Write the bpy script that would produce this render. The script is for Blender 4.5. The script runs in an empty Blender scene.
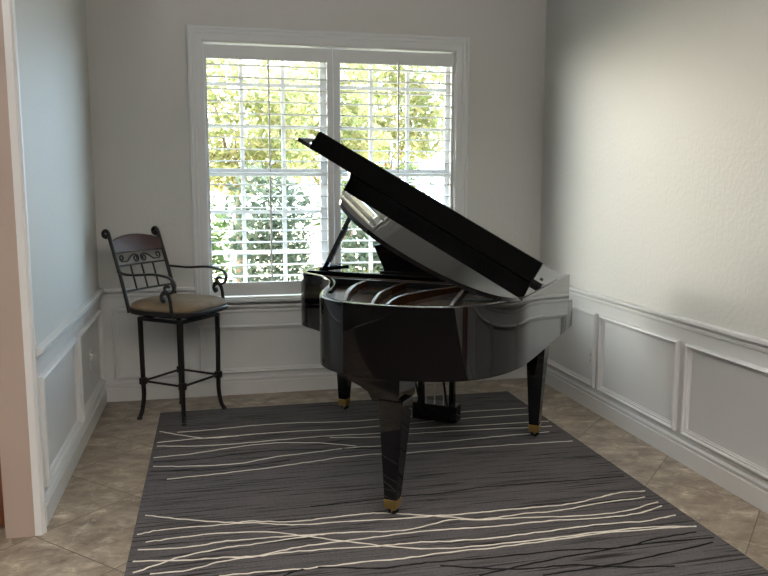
import bpy, bmesh, math, random
from mathutils import Vector, Matrix
random.seed(7)
S = bpy.context.scene
COL = S.collection
W = 3.264          # room width; left wall x=0, back wall y=0, floor z=0

# ------------------------------------------------------------------ helpers
def link(o, parent=None):
    COL.objects.link(o)
    if parent: o.parent = parent
    return o

def sharp(bm, ang=32):
    a = math.radians(ang)
    for f in bm.faces: f.smooth = True
    for e in bm.edges:
        e.smooth = not (len(e.link_faces) == 2 and e.calc_face_angle(0) > a)

def obj(name, bm, mats, parent=None, ang=32, loc=None, recalc=True):
    if recalc: bmesh.ops.recalc_face_normals(bm, faces=bm.faces[:])
    sharp(bm, ang)
    me = bpy.data.meshes.new(name); bm.to_mesh(me); bm.free()
    for m in (mats if isinstance(mats, (list, tuple)) else [mats]): me.materials.append(m)
    o = bpy.data.objects.new(name, me)
    if loc: o.location = loc
    if recalc:                      # flat faces stay flat beside small bevels
        wn = o.modifiers.new('weighted_normal', 'WEIGHTED_NORMAL'); wn.keep_sharp = True; wn.weight = 100
    return link(o, parent)

def struct(name, bm, m, parent=None, **k):
    o = obj(name, bm, m, parent, **k)
    if parent is None: o['kind'] = 'structure'
    return o

def tag(o, label, cat, group=None, kind=None):
    o['label'] = label; o['category'] = cat
    if group: o['group'] = group
    if kind: o['kind'] = kind
    return o

def thing(name, label, cat, loc=(0,0,0), rz=0, group=None):
    o = bpy.data.objects.new(name, None); o.empty_display_size = .1
    o.location = loc; o.rotation_euler = (0,0,rz)
    link(o); return tag(o, label, cat, group)

def bevel(bm, geom_edges, w, seg=2):
    bmesh.ops.bevel(bm, geom=geom_edges, offset=w, segments=seg, profile=.6, affect='EDGES')

def box(bm, x0, y0, z0, x1, y1, z1, bev=0, seg=2, M=None, mat=0):
    b2 = bmesh.new()
    vs = [b2.verts.new((x,y,z)) for x in (x0,x1) for y in (y0,y1) for z in (z0,z1)]
    for f in ((0,1,3,2),(4,6,7,5),(0,4,5,1),(2,3,7,6),(0,2,6,4),(1,5,7,3)):
        b2.faces.new([vs[i] for i in f])
    bmesh.ops.recalc_face_normals(b2, faces=b2.faces[:])
    if bev: bevel(b2, b2.edges[:], bev, seg)
    merge(bm, b2, M, mat)

def merge(bm, b2, M=None, mat=0):
    vm = {}
    for v in b2.verts: vm[v] = bm.verts.new(M @ v.co if M is not None else v.co)
    for f in b2.faces:
        try:
            g = bm.faces.new([vm[v] for v in f.verts]); g.material_index = mat
        except ValueError: pass
    b2.free()

def prism(bm, poly, z0, z1, bev=0, seg=2, M=None, mat=0, top_only=False):
    b2 = bmesh.new()
    a = [b2.verts.new((x,y,z0)) for x,y in poly]; c = [b2.verts.new((x,y,z1)) for x,y in poly]
    n = len(poly)
    fb = b2.faces.new(a[::-1]); ft = b2.faces.new(c)
    for i in range(n): b2.faces.new((a[i],a[(i+1)%n],c[(i+1)%n],c[i]))
    if bev:
        es = list(ft.edges) + ([] if top_only else list(fb.edges))
        bevel(b2, es, bev, seg)
    merge(bm, b2, M, mat)

def crom(pts, n=8, closed=False):
    P = [Vector(p) for p in pts]; out = []; N = len(P)
    rng = range(N) if closed else range(N-1)
    for i in rng:
        p0 = P[i-1] if (i or closed) else P[0]*2-P[1]
        p1 = P[i]; p2 = P[(i+1)%N]
        p3 = P[(i+2)%N] if (i+2 < N or closed) else P[-1]*2-P[-2]
        for k in range(n):
            t = k/n
            out.append(.5*((2*p1)+(p2-p0)*t+(2*p0-5*p1+4*p2-p3)*t*t+(3*p1-p0-3*p2+p3)*t**3))
    if not closed: out.append(P[-1])
    return out

def tube(bm, pts, r, seg=10, M=None, mat=0, flat=None, up=None):
    """sweep a round (or flat=(w,h) oval) section along pts; r may be a list"""
    P = [Vector(p) for p in pts]; n = len(P)
    R = r if isinstance(r, (list,tuple)) else [r]*n
    T = [(P[min(i+1,n-1)]-P[max(i-1,0)]).normalized() for i in range(n)]
    u = Vector(up) if up else (Vector((0,0,1)) if abs(T[0].z) < .9 else Vector((1,0,0)))
    rings = []
    for i in range(n):
        u = (u - T[i]*u.dot(T[i])).normalized(); w = T[i].cross(u)
        a, b = (R[i],R[i]) if not flat else (flat[0]*R[i], flat[1]*R[i])
        ring = []
        for k in range(seg):
            t = 2*math.pi*k/seg
            q = P[i]+u*(math.cos(t)*a)+w*(math.sin(t)*b)
            ring.append(bm.verts.new(M @ q if M is not None else q))
        rings.append(ring)
    for i in range(n-1):
        for k in range(seg):
            f = bm.faces.new((rings[i][k],rings[i][(k+1)%seg],rings[i+1][(k+1)%seg],rings[i+1][k])); f.material_index = mat
    for rr in (rings[0][::-1], rings[-1]):
        f = bm.faces.new(rr); f.material_index = mat

def lathe(bm, prof, seg=24, M=None, mat=0):
    rings = []
    for r, z in prof:
        rings.append([bm.verts.new((M if M is not None else Matrix()) @ Vector((r*math.cos(2*math.pi*k/seg), r*math.sin(2*math.pi*k/seg), z))) for k in range(seg)])
    for a, b in zip(rings, rings[1:]):
        for k in range(seg):
            f = bm.faces.new((a[k],a[(k+1)%seg],b[(k+1)%seg],b[k])); f.material_index = mat
    bm.faces.new(rings[0][::-1]).material_index = mat; bm.faces.new(rings[-1]).material_index = mat

def loft(bm, secs, M=None, mat=0, bev=0):
    """secs: list of (cx, cy, z, hx, hy) rectangles joined bottom to top"""
    b2 = bmesh.new(); rings = []
    for cx, cy, z, hx, hy in secs:
        rings.append([b2.verts.new((cx+sx*hx, cy+sy*hy, z)) for sx, sy in ((-1,-1),(1,-1),(1,1),(-1,1))])
    for a, b in zip(rings, rings[1:]):
        for k in range(4): b2.faces.new((a[k],a[(k+1)%4],b[(k+1)%4],b[k]))
    b2.faces.new(rings[0][::-1]); b2.faces.new(rings[-1])
    if bev: bevel(b2, b2.edges[:], bev, 2)
    merge(bm, b2, M, mat)

# wall frames: (origin, a-axis, normal); b axis is z
WALLS = {'back': (Vector((0,0,0)), Vector((1,0,0)), Vector((0,-1,0))),
         'left': (Vector((0,0,0)), Vector((0,1,0)), Vector((1,0,0))),
         'right': (Vector((W,0,0)), Vector((0,1,0)), Vector((-1,0,0)))}
def wp(wall, a, z, n):
    o, A, N = WALLS[wall]; return o + A*a + Vector((0,0,z)) + N*n

def run(bm, wall, a0, a1, prof):
    """straight moulding: prof is a closed list of (out, z)"""
    v0 = [bm.verts.new(wp(wall,a0,z,n)) for n,z in prof]; v1 = [bm.verts.new(wp(wall,a1,z,n)) for n,z in prof]
    k = len(prof)
    for i in range(k): bm.faces.new((v0[i],v0[(i+1)%k],v1[(i+1)%k],v1[i]))
    bm.faces.new(v0[::-1]); bm.faces.new(v1)

def frame(bm, wall, a0, z0, a1, z1, prof, base=0, bottom=True):
    """mitred picture-frame moulding; prof: (inset from outer edge, out)"""
    rings = []
    for ins, out in prof:
        zb = z0+ins if bottom else z0
        rings.append([bm.verts.new(wp(wall,a,z,base+out)) for a,z in ((a0+ins,zb),(a1-ins,zb),(a1-ins,z1-ins),(a0+ins,z1-ins))])
    n = len(rings)
    for i in range(n-1):
        for k in range(4):
            if not bottom and k == 0: continue
            bm.faces.new((rings[i][k],rings[i][(k+1)%4],rings[i+1][(k+1)%4],rings[i+1][k]))

# ------------------------------------------------------------------ materials
def mat(name, col, rough=.5, metal=0, spec=.5, coat=0, bump=None, noise=None, **kw):
    m = bpy.data.materials.new(name); m.use_nodes = True
    nt = m.node_tree; b = nt.nodes['Principled BSDF']
    b.inputs['Base Color'].default_value = (*col, 1); b.inputs['Roughness'].default_value = rough
    b.inputs['Metallic'].default_value = metal; b.inputs['Specular IOR Level'].default_value = spec
    b.inputs['Coat Weight'].default_value = coat
    tc = nt.nodes.new('ShaderNodeTexCoord')
    if noise:
        sc, amt, c2 = noise[:3]
        mp = nt.nodes.new('ShaderNodeMapping'); mp.inputs['Scale'].default_value = noise[3] if len(noise) > 3 else (1,1,1)
        nt.links.new(tc.outputs['Object'], mp.inputs[0])
        n = nt.nodes.new('ShaderNodeTexNoise'); n.inputs['Scale'].default_value = sc; n.inputs['Detail'].default_value = 5
        nt.links.new(mp.outputs[0], n.inputs['Vector'])
        r = nt.nodes.new('ShaderNodeMapRange'); r.inputs[1].default_value = .5-amt; r.inputs[2].default_value = .5+amt
        nt.links.new(n.outputs[0], r.inputs[0])
        x = nt.nodes.new('ShaderNodeMix'); x.data_type = 'RGBA'
        x.inputs['A'].default_value = (*col,1); x.inputs['B'].default_value = (*c2,1)
        nt.links.new(r.outputs[0], x.inputs['Factor']); nt.links.new(x.outputs['Result'], b.inputs['Base Color'])
    if bump:
        n2 = nt.nodes.new('ShaderNodeTexNoise'); n2.inputs['Scale'].default_value = bump[0]; n2.inputs['Detail'].default_value = 4
        nt.links.new(tc.outputs['Object'], n2.inputs['Vector'])
        bp = nt.nodes.new('ShaderNodeBump'); bp.inputs['Strength'].default_value = bump[1]; bp.inputs['Distance'].default_value = bump[2]
        nt.links.new(n2.outputs[0], bp.inputs['Height']); nt.links.new(bp.outputs[0], b.inputs['Normal'])
    return m

WALLC = (.50,.50,.475)
M_wall = mat('wall_paint', WALLC, .55, bump=(38,.35,.006))
M_dfloor = mat('added_dark_boards', (.035,.02,.012), .35, noise=(3,.25,(.02,.011,.007),(12,.8,1)))
M_jamb = mat('jamb_paint', (.36,.28,.235), .5)
M_reardark = mat('rear_dark_paint', (.09,.07,.06), .6)  # dimness of the unseen rear rooms is put into this wall colour
M_ceil = mat('ceiling_paint', (.75,.75,.73), .8)
M_trim = mat('trim_paint', (.62,.62,.61), .38)
M_white = mat('shutter_white', (.58,.59,.585), .5)
M_sash = mat('sash_white', (.82,.86,.90), .4)
M_black = mat('piano_black', (.0035,.0035,.004), .015, coat=0)
M_black.node_tree.nodes['Principled BSDF'].inputs['IOR'].default_value = 1.52
M_satin = mat('satin_black', (.006,.006,.006), .4, spec=.25)
M_matte = mat('matte_black', (.003,.003,.003), .9, spec=.06)
M_brass = mat('brass', (.62,.42,.14), .28, metal=1)
M_plate = mat('bronze_plate', (.12,.065,.028), .45, metal=.3, noise=(14,.3,(.30,.17,.07)))
M_strut = mat('strut_bronze', (.16,.07,.028), .27, spec=.7)
M_board = mat('spruce_board', (.33,.19,.08), .4, noise=(6,.3,(.42,.26,.12),(1,14,1)))
M_steel = mat('steel_wire', (.55,.55,.55), .3, metal=1)
M_felt = mat('felt', (.07,.03,.015), .95)
M_ivory = mat('key_white', (.8,.79,.74), .25)
M_iron = mat('wrought_iron', (.018,.015,.013), .42, metal=.35, spec=.4)
M_wood = mat('dark_cherry', (.060,.018,.014), .42, spec=.35, noise=(5,.25,(.03,.009,.006),(1,1,8)))
M_leather = mat('tan_suede', (.20,.145,.085), .8, noise=(9,.22,(.13,.09,.05)), bump=(60,.15,.003))
M_door = mat('stained_oak', (.20,.07,.025), .4, noise=(4,.25,(.12,.04,.015),(8,8,.7)))
M_plast = mat('outlet_plastic', (.60,.595,.57), .45)
M_slot = mat('slot_dark', (.02,.02,.02), .6)
M_bark = mat('bark', (.20,.12,.075), .9, noise=(8,.25,(.30,.19,.12)), bump=(20,.6,.02))
M_grass = mat('dry_ground', (.55,.43,.27), .95, noise=(3,.2,(.62,.50,.34)))
M_ext = mat('stucco', (.6,.58,.53), .9)

def leaf_mat(name, c1, c2, tr=.45):
    m = bpy.data.materials.new(name); m.use_nodes = True; nt = m.node_tree; nt.nodes.clear()
    out = nt.nodes.new('ShaderNodeOutputMaterial'); g = nt.nodes.new('ShaderNodeNewGeometry')
    r = nt.nodes.new('ShaderNodeValToRGB'); r.color_ramp.elements[0].color = (*c1,1); r.color_ramp.elements[1].color = (*c2,1)
    nt.links.new(g.outputs['Random Per Island'], r.inputs[0])
    d = nt.nodes.new('ShaderNodeBsdfDiffuse'); t = nt.nodes.new('ShaderNodeBsdfTranslucent'); x = nt.nodes.new('ShaderNodeMixShader')
    x.inputs[0].default_value = tr
    for s in (d,t): nt.links.new(r.outputs[0], s.inputs[0])
    nt.links.new(d.outputs[0], x.inputs[1]); nt.links.new(t.outputs[0], x.inputs[2]); nt.links.new(x.outputs[0], out.inputs[0])
    return m
M_leafdark = leaf_mat('leaf_dark', (.058,.078,.05), (.20,.24,.18), .3)
M_leafmid = leaf_mat('leaf_mid', (.06,.10,.035), (.20,.26,.12), .4)
M_leafyel = leaf_mat('leaf_yellow', (.20,.25,.085), (.50,.44,.24), .5)
M_palm = leaf_mat('leaf_palm', (.05,.09,.03), (.2,.21,.09), .4)

# floor tile: diagonal grid measured off the joints
def tile_mat():
    m = bpy.data.materials.new('travertine_tile'); m.use_nodes = True; nt = m.node_tree; b = nt.nodes['Principled BSDF']
    N = nt.nodes.new; L = nt.links.new
    tc = N('ShaderNodeTexCoord'); sx = N('ShaderNodeSeparateXYZ'); L(tc.outputs['Object'], sx.inputs[0])
    def math_(op, a, bb):
        n = N('ShaderNodeMath'); n.operation = op
        for i, v in enumerate((a,bb)):
            if v is None: continue
            if isinstance(v, (int,float)): n.inputs[i].default_value = v
            else: L(v, n.inputs[i])
        return n.outputs[0]
    per = .742
    p = math_('DIVIDE', math_('ADD', math_('ADD', sx.outputs[0], sx.outputs[1]), 2.14+per*20), per)
    q = math_('DIVIDE', math_('ADD', math_('SUBTRACT', sx.outputs[0], sx.outputs[1]), -5.82+per*30), per)
    def edge(v):
        f = math_('FRACT', v, None); g = math_('ABSOLUTE', math_('SUBTRACT', f, .5), None)
        return math_('GREATER_THAN', g, .4955)
    grout = math_('MAXIMUM', edge(p), edge(q))
    ip = math_('FLOOR', p, None); iq = math_('FLOOR', q, None)
    cv = N('ShaderNodeCombineXYZ'); L(ip, cv.inputs[0]); L(iq, cv.inputs[1])
    wn = N('ShaderNodeTexWhiteNoise'); wn.noise_dimensions = '3D'; L(cv.outputs[0], wn.inputs[0])
    # veining, offset per tile
    sc = N('ShaderNodeVectorMath'); sc.operation = 'SCALE'; L(wn.outputs['Color'], sc.inputs[0]); sc.inputs['Scale'].default_value = 9
    ad = N('ShaderNodeVectorMath'); L(sc.outputs[0], ad.inputs[0]); L(tc.outputs['Object'], ad.inputs[1])
    mp = N('ShaderNodeMapping'); mp.inputs['Rotation'].default_value = (0,0,.6); mp.inputs['Scale'].default_value = (2.4,3.6,1); L(ad.outputs[0], mp.inputs[0])
    n1 = N('ShaderNodeTexNoise'); n1.inputs['Scale'].default_value = 2.4; n1.inputs['Detail'].default_value = 12; n1.inputs['Roughness'].default_value = .70; n1.inputs['Distortion'].default_value = .25
    L(mp.outputs[0], n1.inputs['Vector'])
    r1 = N('ShaderNodeValToRGB'); e = r1.color_ramp.elements
    e[0].position = .33; e[0].color = (.13,.102,.075,1); e[1].position = .68; e[1].color = (.60,.52,.42,1)
    k = r1.color_ramp.elements.new(.5); k.color = (.27,.22,.168,1)
    k = r1.color_ramp.elements.new(.57); k.color = (.33,.275,.21,1)
    L(n1.outputs[0], r1.inputs[0])
    x = N('ShaderNodeMix'); x.data_type = 'RGBA'; x.inputs['B'].default_value = (.10,.075,.055,1)
    n4 = N('ShaderNodeTexNoise'); n4.inputs['Scale'].default_value = 9; n4.inputs['Detail'].default_value = 8; n4.inputs['Roughness'].default_value = .75; n4.inputs['Distortion'].default_value = 1.2; L(ad.outputs[0], n4.inputs['Vector'])
    fl = N('ShaderNodeMapRange'); fl.inputs[1].default_value = .54; fl.inputs[2].default_value = .60; fl.inputs[4].default_value = .38; L(n4.outputs[0], fl.inputs[0])
    x2 = N('ShaderNodeMix'); x2.data_type = 'RGBA'; x2.inputs['B'].default_value = (.52,.45,.36,1); L(fl.outputs[0], x2.inputs['Factor']); L(r1.outputs[0], x2.inputs['A'])
    L(grout, x.inputs['Factor']); L(x2.outputs['Result'], x.inputs['A']); L(x.outputs['Result'], b.inputs['Base Color'])
    rr = N('ShaderNodeMapRange'); rr.inputs[3].default_value = .28; rr.inputs[4].default_value = .5; L(n1.outputs[0], rr.inputs[0]); L(rr.outputs[0], b.inputs['Roughness'])
    bp = N('ShaderNodeBump'); bp.inputs['Strength'].default_value = .25; bp.inputs['Distance'].default_value = .004
    hh = math_('SUBTRACT', n1.outputs[0], math_('MULTIPLY', grout, .8)); L(hh, bp.inputs['Height']); L(bp.outputs[0], b.inputs['Normal'])
    return m
M_tile = tile_mat()

def rug_mat():
    m = bpy.data.materials.new('rug_grey'); m.use_nodes = True; nt = m.node_tree; b = nt.nodes['Principled BSDF']
    N = nt.nodes.new; L = nt.links.new
    tc = N('ShaderNodeTexCoord')
    mp = N('ShaderNodeMapping'); mp.inputs['Scale'].default_value = (1.1,34,1); L(tc.outputs['Object'], mp.inputs[0])
    n = N('ShaderNodeTexNoise'); n.inputs['Scale'].default_value = 2.2; n.inputs['Detail'].default_value = 4; n.inputs['Distortion'].default_value = .25; L(mp.outputs[0], n.inputs['Vector'])
    r = N('ShaderNodeValToRGB'); e = r.color_ramp.elements
    e[0].position = .35; e[0].color = (.035,.032,.033,1); e[1].position = .46; e[1].color = (.135,.128,.13,1)
    k = e.new(.7); k.color = (.165,.155,.155,1)
    L(n.outputs[0], r.inputs[0])
    n3 = N('ShaderNodeTexNoise'); n3.inputs['Scale'].default_value = 130; L(tc.outputs['Object'], n3.inputs['Vector'])
    x = N('ShaderNodeMix'); x.data_type = 'RGBA'; x.blend_type = 'MULTIPLY'; x.inputs['Factor'].default_value = .6
    L(r.outputs[0], x.inputs['A']); L(n3.outputs[0], x.inputs['B']); L(x.outputs['Result'], b.inputs['Base Color'])
    b.inputs['Roughness'].default_value = .97; b.inputs['Specular IOR Level'].default_value = .1
    bp = N('ShaderNodeBump'); bp.inputs['Strength'].default_value = .5; bp.inputs['Distance'].default_value = .004; L(n3.outputs[0], bp.inputs['Height']); L(bp.outputs[0], b.inputs['Normal'])
    return m
M_rug = rug_mat()
M_rugw = mat('rug_cream_yarn', (.62,.58,.50), .95, spec=.1, bump=(150,.5,.004))
M_rugb = mat('rug_black_yarn', (.012,.011,.012), .95, spec=.1)

def glass_mat():
    m = bpy.data.materials.new('window_glass'); m.use_nodes = True; nt = m.node_tree; nt.nodes.clear()
    o = nt.nodes.new('ShaderNodeOutputMaterial'); t = nt.nodes.new('ShaderNodeBsdfTransparent'); t.inputs[0].default_value = (.95,.98,.97,1)
    g = nt.nodes.new('ShaderNodeBsdfGlossy'); g.inputs['Roughness'].default_value = .02
    f = nt.nodes.new('ShaderNodeFresnel'); f.inputs[0].default_value = 1.45; x = nt.nodes.new('ShaderNodeMixShader')
    g2 = nt.nodes.new('ShaderNodeNewGeometry'); k = nt.nodes.new('ShaderNodeMath'); k.operation = 'SUBTRACT'; k.use_clamp = True   # no reflection on leaving the pane
    nt.links.new(f.outputs[0], k.inputs[0]); nt.links.new(g2.outputs['Backfacing'], k.inputs[1]); nt.links.new(k.outputs[0], x.inputs[0]); nt.links.new(t.outputs[0], x.inputs[1]); nt.links.new(g.outputs[0], x.inputs[2]); nt.links.new(x.outputs[0], o.inputs[0])
    return m
M_glass = glass_mat()

# ------------------------------------------------------------------ room shell
H = 3.05
YN = -9.6           # far end of the space behind the camera
OX0, OX1, OZ0, OZ1 = .735, 2.562, .70, 2.492     # window opening
bm = bmesh.new(); box(bm, -3.2, -3.5, -.12, 3.46, .2, 0); struct('floor', bm, M_tile)
bm = bmesh.new(); box(bm, -3.2, YN, -.12, 3.46, -3.5, -.001); struct('floor', bm, M_dfloor)   # unseen dark boards, added to keep the piano's reflections black
bm = bmesh.new(); box(bm, -3.2, YN, H, 3.46, .2, H+.12); struct('ceiling', bm, M_ceil)
bm = bmesh.new()
box(bm, -.14, 0, 0, OX0, .10, H); box(bm, OX1, 0, 0, W+.2, .10, H)
box(bm, OX0, 0, 0, OX1, .10, OZ0); box(bm, OX0, 0, OZ1, OX1, .10, H)
struct('wall_back', bm, M_wall)
bm = bmesh.new(); box(bm, -.128, -2.115, 0, 0, .0, H); struct('wall_left', bm, M_wall)
bm = bmesh.new(); box(bm, W, YN, 0, W+.2, 0, H); struct('wall_right', bm, M_wall)
bm = bmesh.new(); box(bm, -3.2, YN-.2, 0, W+.2, YN, H); struct('wall_rear', bm, M_reardark)
bm = bmesh.new(); box(bm, -3.4, YN-.2, 0, -3.2, .2, H); struct('wall_hall', bm, M_reardark)
bm = bmesh.new(); box(bm, -3.2, -1.2, 0, -.128, -1.0, H); struct('wall_side', bm, M_reardark)
# unseen eave slab, added to keep sun patches off the floor
bm = bmesh.new(); box(bm, -1.2, .10, 2.72, 4.6, 1.0, 2.86); struct('trim_1', bm, M_ext)

# chair rail, baseboards
RAIL = [(0,.738),(.010,.738),(.014,.744),(.014,.756),(.008,.758),(.008,.764),(.022,.770),(.033,.780),(.038,.784),(.038,.797),(.034,.8),(0,.8)]
BASE = [(0,0),(.020,0),(.020,.092),(.013,.096),(.013,.108),(.019,.111),(.019,.117),(.012,.124),(.006,.128),(.006,.135),(0,.136)]
def shift(pr, dz): return [(a, b+dz) for a, b in pr]
tn = [2]
def trim(fn, m=None):
    bm = bmesh.new(); fn(bm); o = struct('trim_%d' % tn[0], bm, m or M_trim, ang=20); tn[0] += 1; return o
trim(lambda b: run(b,'left',-2.01,0,RAIL))
trim(lambda b: run(b,'right',YN,0,RAIL))
trim(lambda b: run(b,'back',0,.645,RAIL))
trim(lambda b: run(b,'back',2.65,W,RAIL))
trim(lambda b: run(b,'back',.645,2.65,shift(RAIL,-.137)))
for nm, wall, a0, a1 in (('baseboard_left','left',-2.03,0),('baseboard_right','right',YN,0),('baseboard_back','back',0,W)):
    bm = bmesh.new(); run(bm, wall, a0, a1, BASE); struct(nm, bm, M_trim, ang=20)
# painted wainscot boards below the rail
for nm, wall, a0, a1, zt in (('trim','left',-2.02,0,.76),('trim','right',YN,0,.76),('trim','back',0,.645,.76),('trim','back',.645,2.65,.62),('trim','back',2.65,W,.76)):
    trim(lambda b: run(b, wall, a0, a1, [(0,.05),(.004,.05),(.004,zt),(0,zt)]))
PAN = [(0,.004),(0,.018),(.004,.027),(.012,.031),(.018,.027),(.020,.017),(.028,.017),(.030,.010),(.037,.008),(.038,.004)]
for wall, a0, a1, z0, z1 in (('left',-1.985,-1.06,.165,.668),('left',-1.018,-.10,.165,.668),
        ('right',-.955,-.10,.158,.668),('right',-1.875,-1.012,.158,.668),('right',-2.80,-1.94,.158,.668),('right',-3.72,-2.86,.158,.668),('right',-4.64,-3.78,.158,.668),
        ('back',.077,.568,.158,.666),('back',.658,1.57,.158,.512),('back',1.65,2.60,.158,.512),('back',2.70,3.19,.158,.666)):
    trim(lambda b: frame(b, wall, a0, z0, a1, z1, PAN))

# casing of the wide opening at the near end of the left wall
CAS = [(-.014,0),(.016,0),(.020,.004),(.020,.014),(.027,.020),(.029,.030),(.027,.042),(.020,.048),(.020,.066),(.015,.072),(.013,.096),(.0,.1),(-.014,.1)]
bm = bmesh.new()
def vmould(bm, prof, y0, sgn, x, z1):
    a = [bm.verts.new((x+o, y0+sgn*w, 0)) for o, w in prof]; b = [bm.verts.new((x+o, y0+sgn*w, z1)) for o, w in prof]
    n = len(prof)
    for i in range(n): bm.faces.new((a[i],a[(i+1)%n],b[(i+1)%n],b[i]))
    bm.faces.new(a[::-1]); bm.faces.new(b)
vmould(bm, CAS, -2.122, 1, 0, H)
struct('trim_%d' % tn[0], bm, M_trim, ang=20); tn[0] += 1
bm = bmesh.new(); box(bm, -.130, -2.125, 0, -.012, -2.113, H, .003); struct('trim_%d' % tn[0], bm, M_jamb); tn[0] += 1
# stained door standing behind that jamb
bm = bmesh.new(); box(bm, -1.02, -2.02, .01, -.150, -1.975, 2.5, .004)
for z0, z1 in ((.25,1.0),(1.15,2.3)):
    box(bm, -.88, -2.026, z0, -.30, -2.015, z1, .006)
d = struct('door_1', bm, M_door)
bm = bmesh.new(); lathe(bm, [(.0,0),(.026,.002),(.026,.008),(.01,.012),(.01,.04),(.026,.05),(.028,.062),(.02,.074),(.0,.076)], 20, Matrix.Translation((-.96,-2.02,1.0)) @ Matrix.Rotation(math.pi/2,4,'X'))
obj('knob', bm, M_brass, d)
# unseen stained door, invented behind the camera for the piano's brown reflection
bm = bmesh.new(); box(bm, W-.03, -5.6, .01, W+.001, -4.75, 2.2, .004)
for z0, z1 in ((.25,.95),(1.1,2.05)): box(bm, W-.038, -5.46, z0, W-.028, -4.89, z1, .006)
struct('reflection_door', bm, M_door)

# ------------------------------------------------------------------ window
bm = bmesh.new()
WC = [(0,0),(0,.02),(.006,.026),(.02,.026),(.026,.02),(.045,.018),(.052,.014),(.085,.012),(.096,.012),(.096,-.02)]
frame(bm, 'back', .639, .70, 2.656, 2.588, WC, bottom=False)
win = struct('window_1', bm, M_white, ang=20)
win['kind'] = 'structure'
bm = bmesh.new()                                     # lining of the opening
for x0, x1 in ((OX0-.001,OX0+.012),(OX1-.012,OX1+.001)): box(bm, x0, 0, OZ0, x1, .10, OZ1)
box(bm, OX0, 0, OZ1-.006, OX1, .10, OZ1); box(bm, OX0, 0, OZ0, OX1, .10, OZ0+.012)
obj('window_lining', bm, M_white, win)
bm = bmesh.new(); box(bm, .60, -.062, .682, 2.69, .0, .704, .006, 3); obj('window_sill', bm, M_white, win)
def sash(x0, x1, xm, par):
    bm = bmesh.new(); y0, y1 = .074, .094
    for a, b in ((x0,x0+.05),(x1-.05,x1)): box(bm, a, y0, .712, b, y1, 2.486, .003)
    for a, b in ((.712,.775),(1.575,1.63),(2.44,2.486)): box(bm, x0, y0-.004, a, x1, y1+.004, b, .003)
    for x in xm: box(bm, x-.014, y0+.005, .75, x+.014, y1-.005, 2.45, .002)
    for z in (1.03,1.32,1.925,2.215): box(bm, x0+.03, y0+.0055, z-.013, x1-.03, y1-.0055, z+.013, .002)
    o = obj('sash', bm, M_sash, par)
    bm = bmesh.new(); box(bm, x0+.03, .083, .74, x1-.03, .085, 2.46)
    obj('pane', bm, M_glass, o)
sash(.715, 1.605, (1.0,1.292), win); sash(1.66, 2.55, (1.935,2.213), win)
bm = bmesh.new(); box(bm, 1.604, .070, .712, 1.661, .098, 2.486, .003); obj('mullion', bm, M_sash, win)

def shutter(x0, x1, sl, sr, label):
    t = thing('plantation_shutter', label, 'shutter', (0,0,0), 0, 'plantation shutters in the window')
    def P(name, bm, m=M_white): return obj(name, bm, m, t)
    yf, yb = .012, .040
    bm = bmesh.new(); box(bm, x0, yf, .722, x0+sl, yb, 2.470, .004); P('stile', bm)
    bm = bmesh.new(); box(bm, x1-sr, yf, .722, x1, yb, 2.470, .004); P('stile', bm)
    bm = bmesh.new(); box(bm, x0+sl, yf+.001, 2.378, x1-sr, yb-.001, 2.469, .003); P('top_rail', bm)
    bm = bmesh.new(); box(bm, x0+sl, yf+.001, .723, x1-sr, yb-.001, .818, .003); P('bottom_rail', bm)
    bm = bmesh.new(); n = 19; pit = (2.378-.818)/n; yc = (yf+yb)/2; tilt = math.radians(1.2)
    for i in range(n):
        zc = .818+pit*(i+.5); va = []; vb = []
        for k in range(16):
            a = 2*math.pi*k/16; yy = .0445*math.cos(a); zz = .0048*math.sin(a)
            y = yy*math.cos(tilt)-zz*math.sin(tilt); z = yy*math.sin(tilt)+zz*math.cos(tilt)
            va.append(bm.verts.new((x0+sl+.002, yc+y, zc+z))); vb.append(bm.verts.new((x1-sr-.002, yc+y, zc+z)))
        for k in range(16): bm.faces.new((va[k],va[(k+1)%16],vb[(k+1)%16],vb[k]))
        bm.faces.new(va[::-1]); bm.faces.new(vb)
    P('louver_bank', bm)
    xc = (x0+sl+x1-sr)/2
    for z0, z1 in ((.835,1.568),(1.606,2.40)):
        bm = bmesh.new(); box(bm, xc-.0065, -.046, z0, xc+.0065, -.032, z1, .003); P('tilt_rod', bm)
    bm = bmesh.new()                                   # magnet catch above and below the rods
    lathe(bm, [(.0,0),(.006,0),(.007,.004),(.004,.010),(.0,.012)], 10, Matrix.Translation((xc,yf,2.39)) @ Matrix.Rotation(math.pi/2,4,'X'))
    P('catch', bm, M_white)
shutter(.749, 1.643, .018, .043, 'left louvered white window shutter, beside the bar stool')
shutter(1.651, 2.548, .043, .018, 'right louvered white window shutter, mostly behind the raised piano lid')

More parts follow.
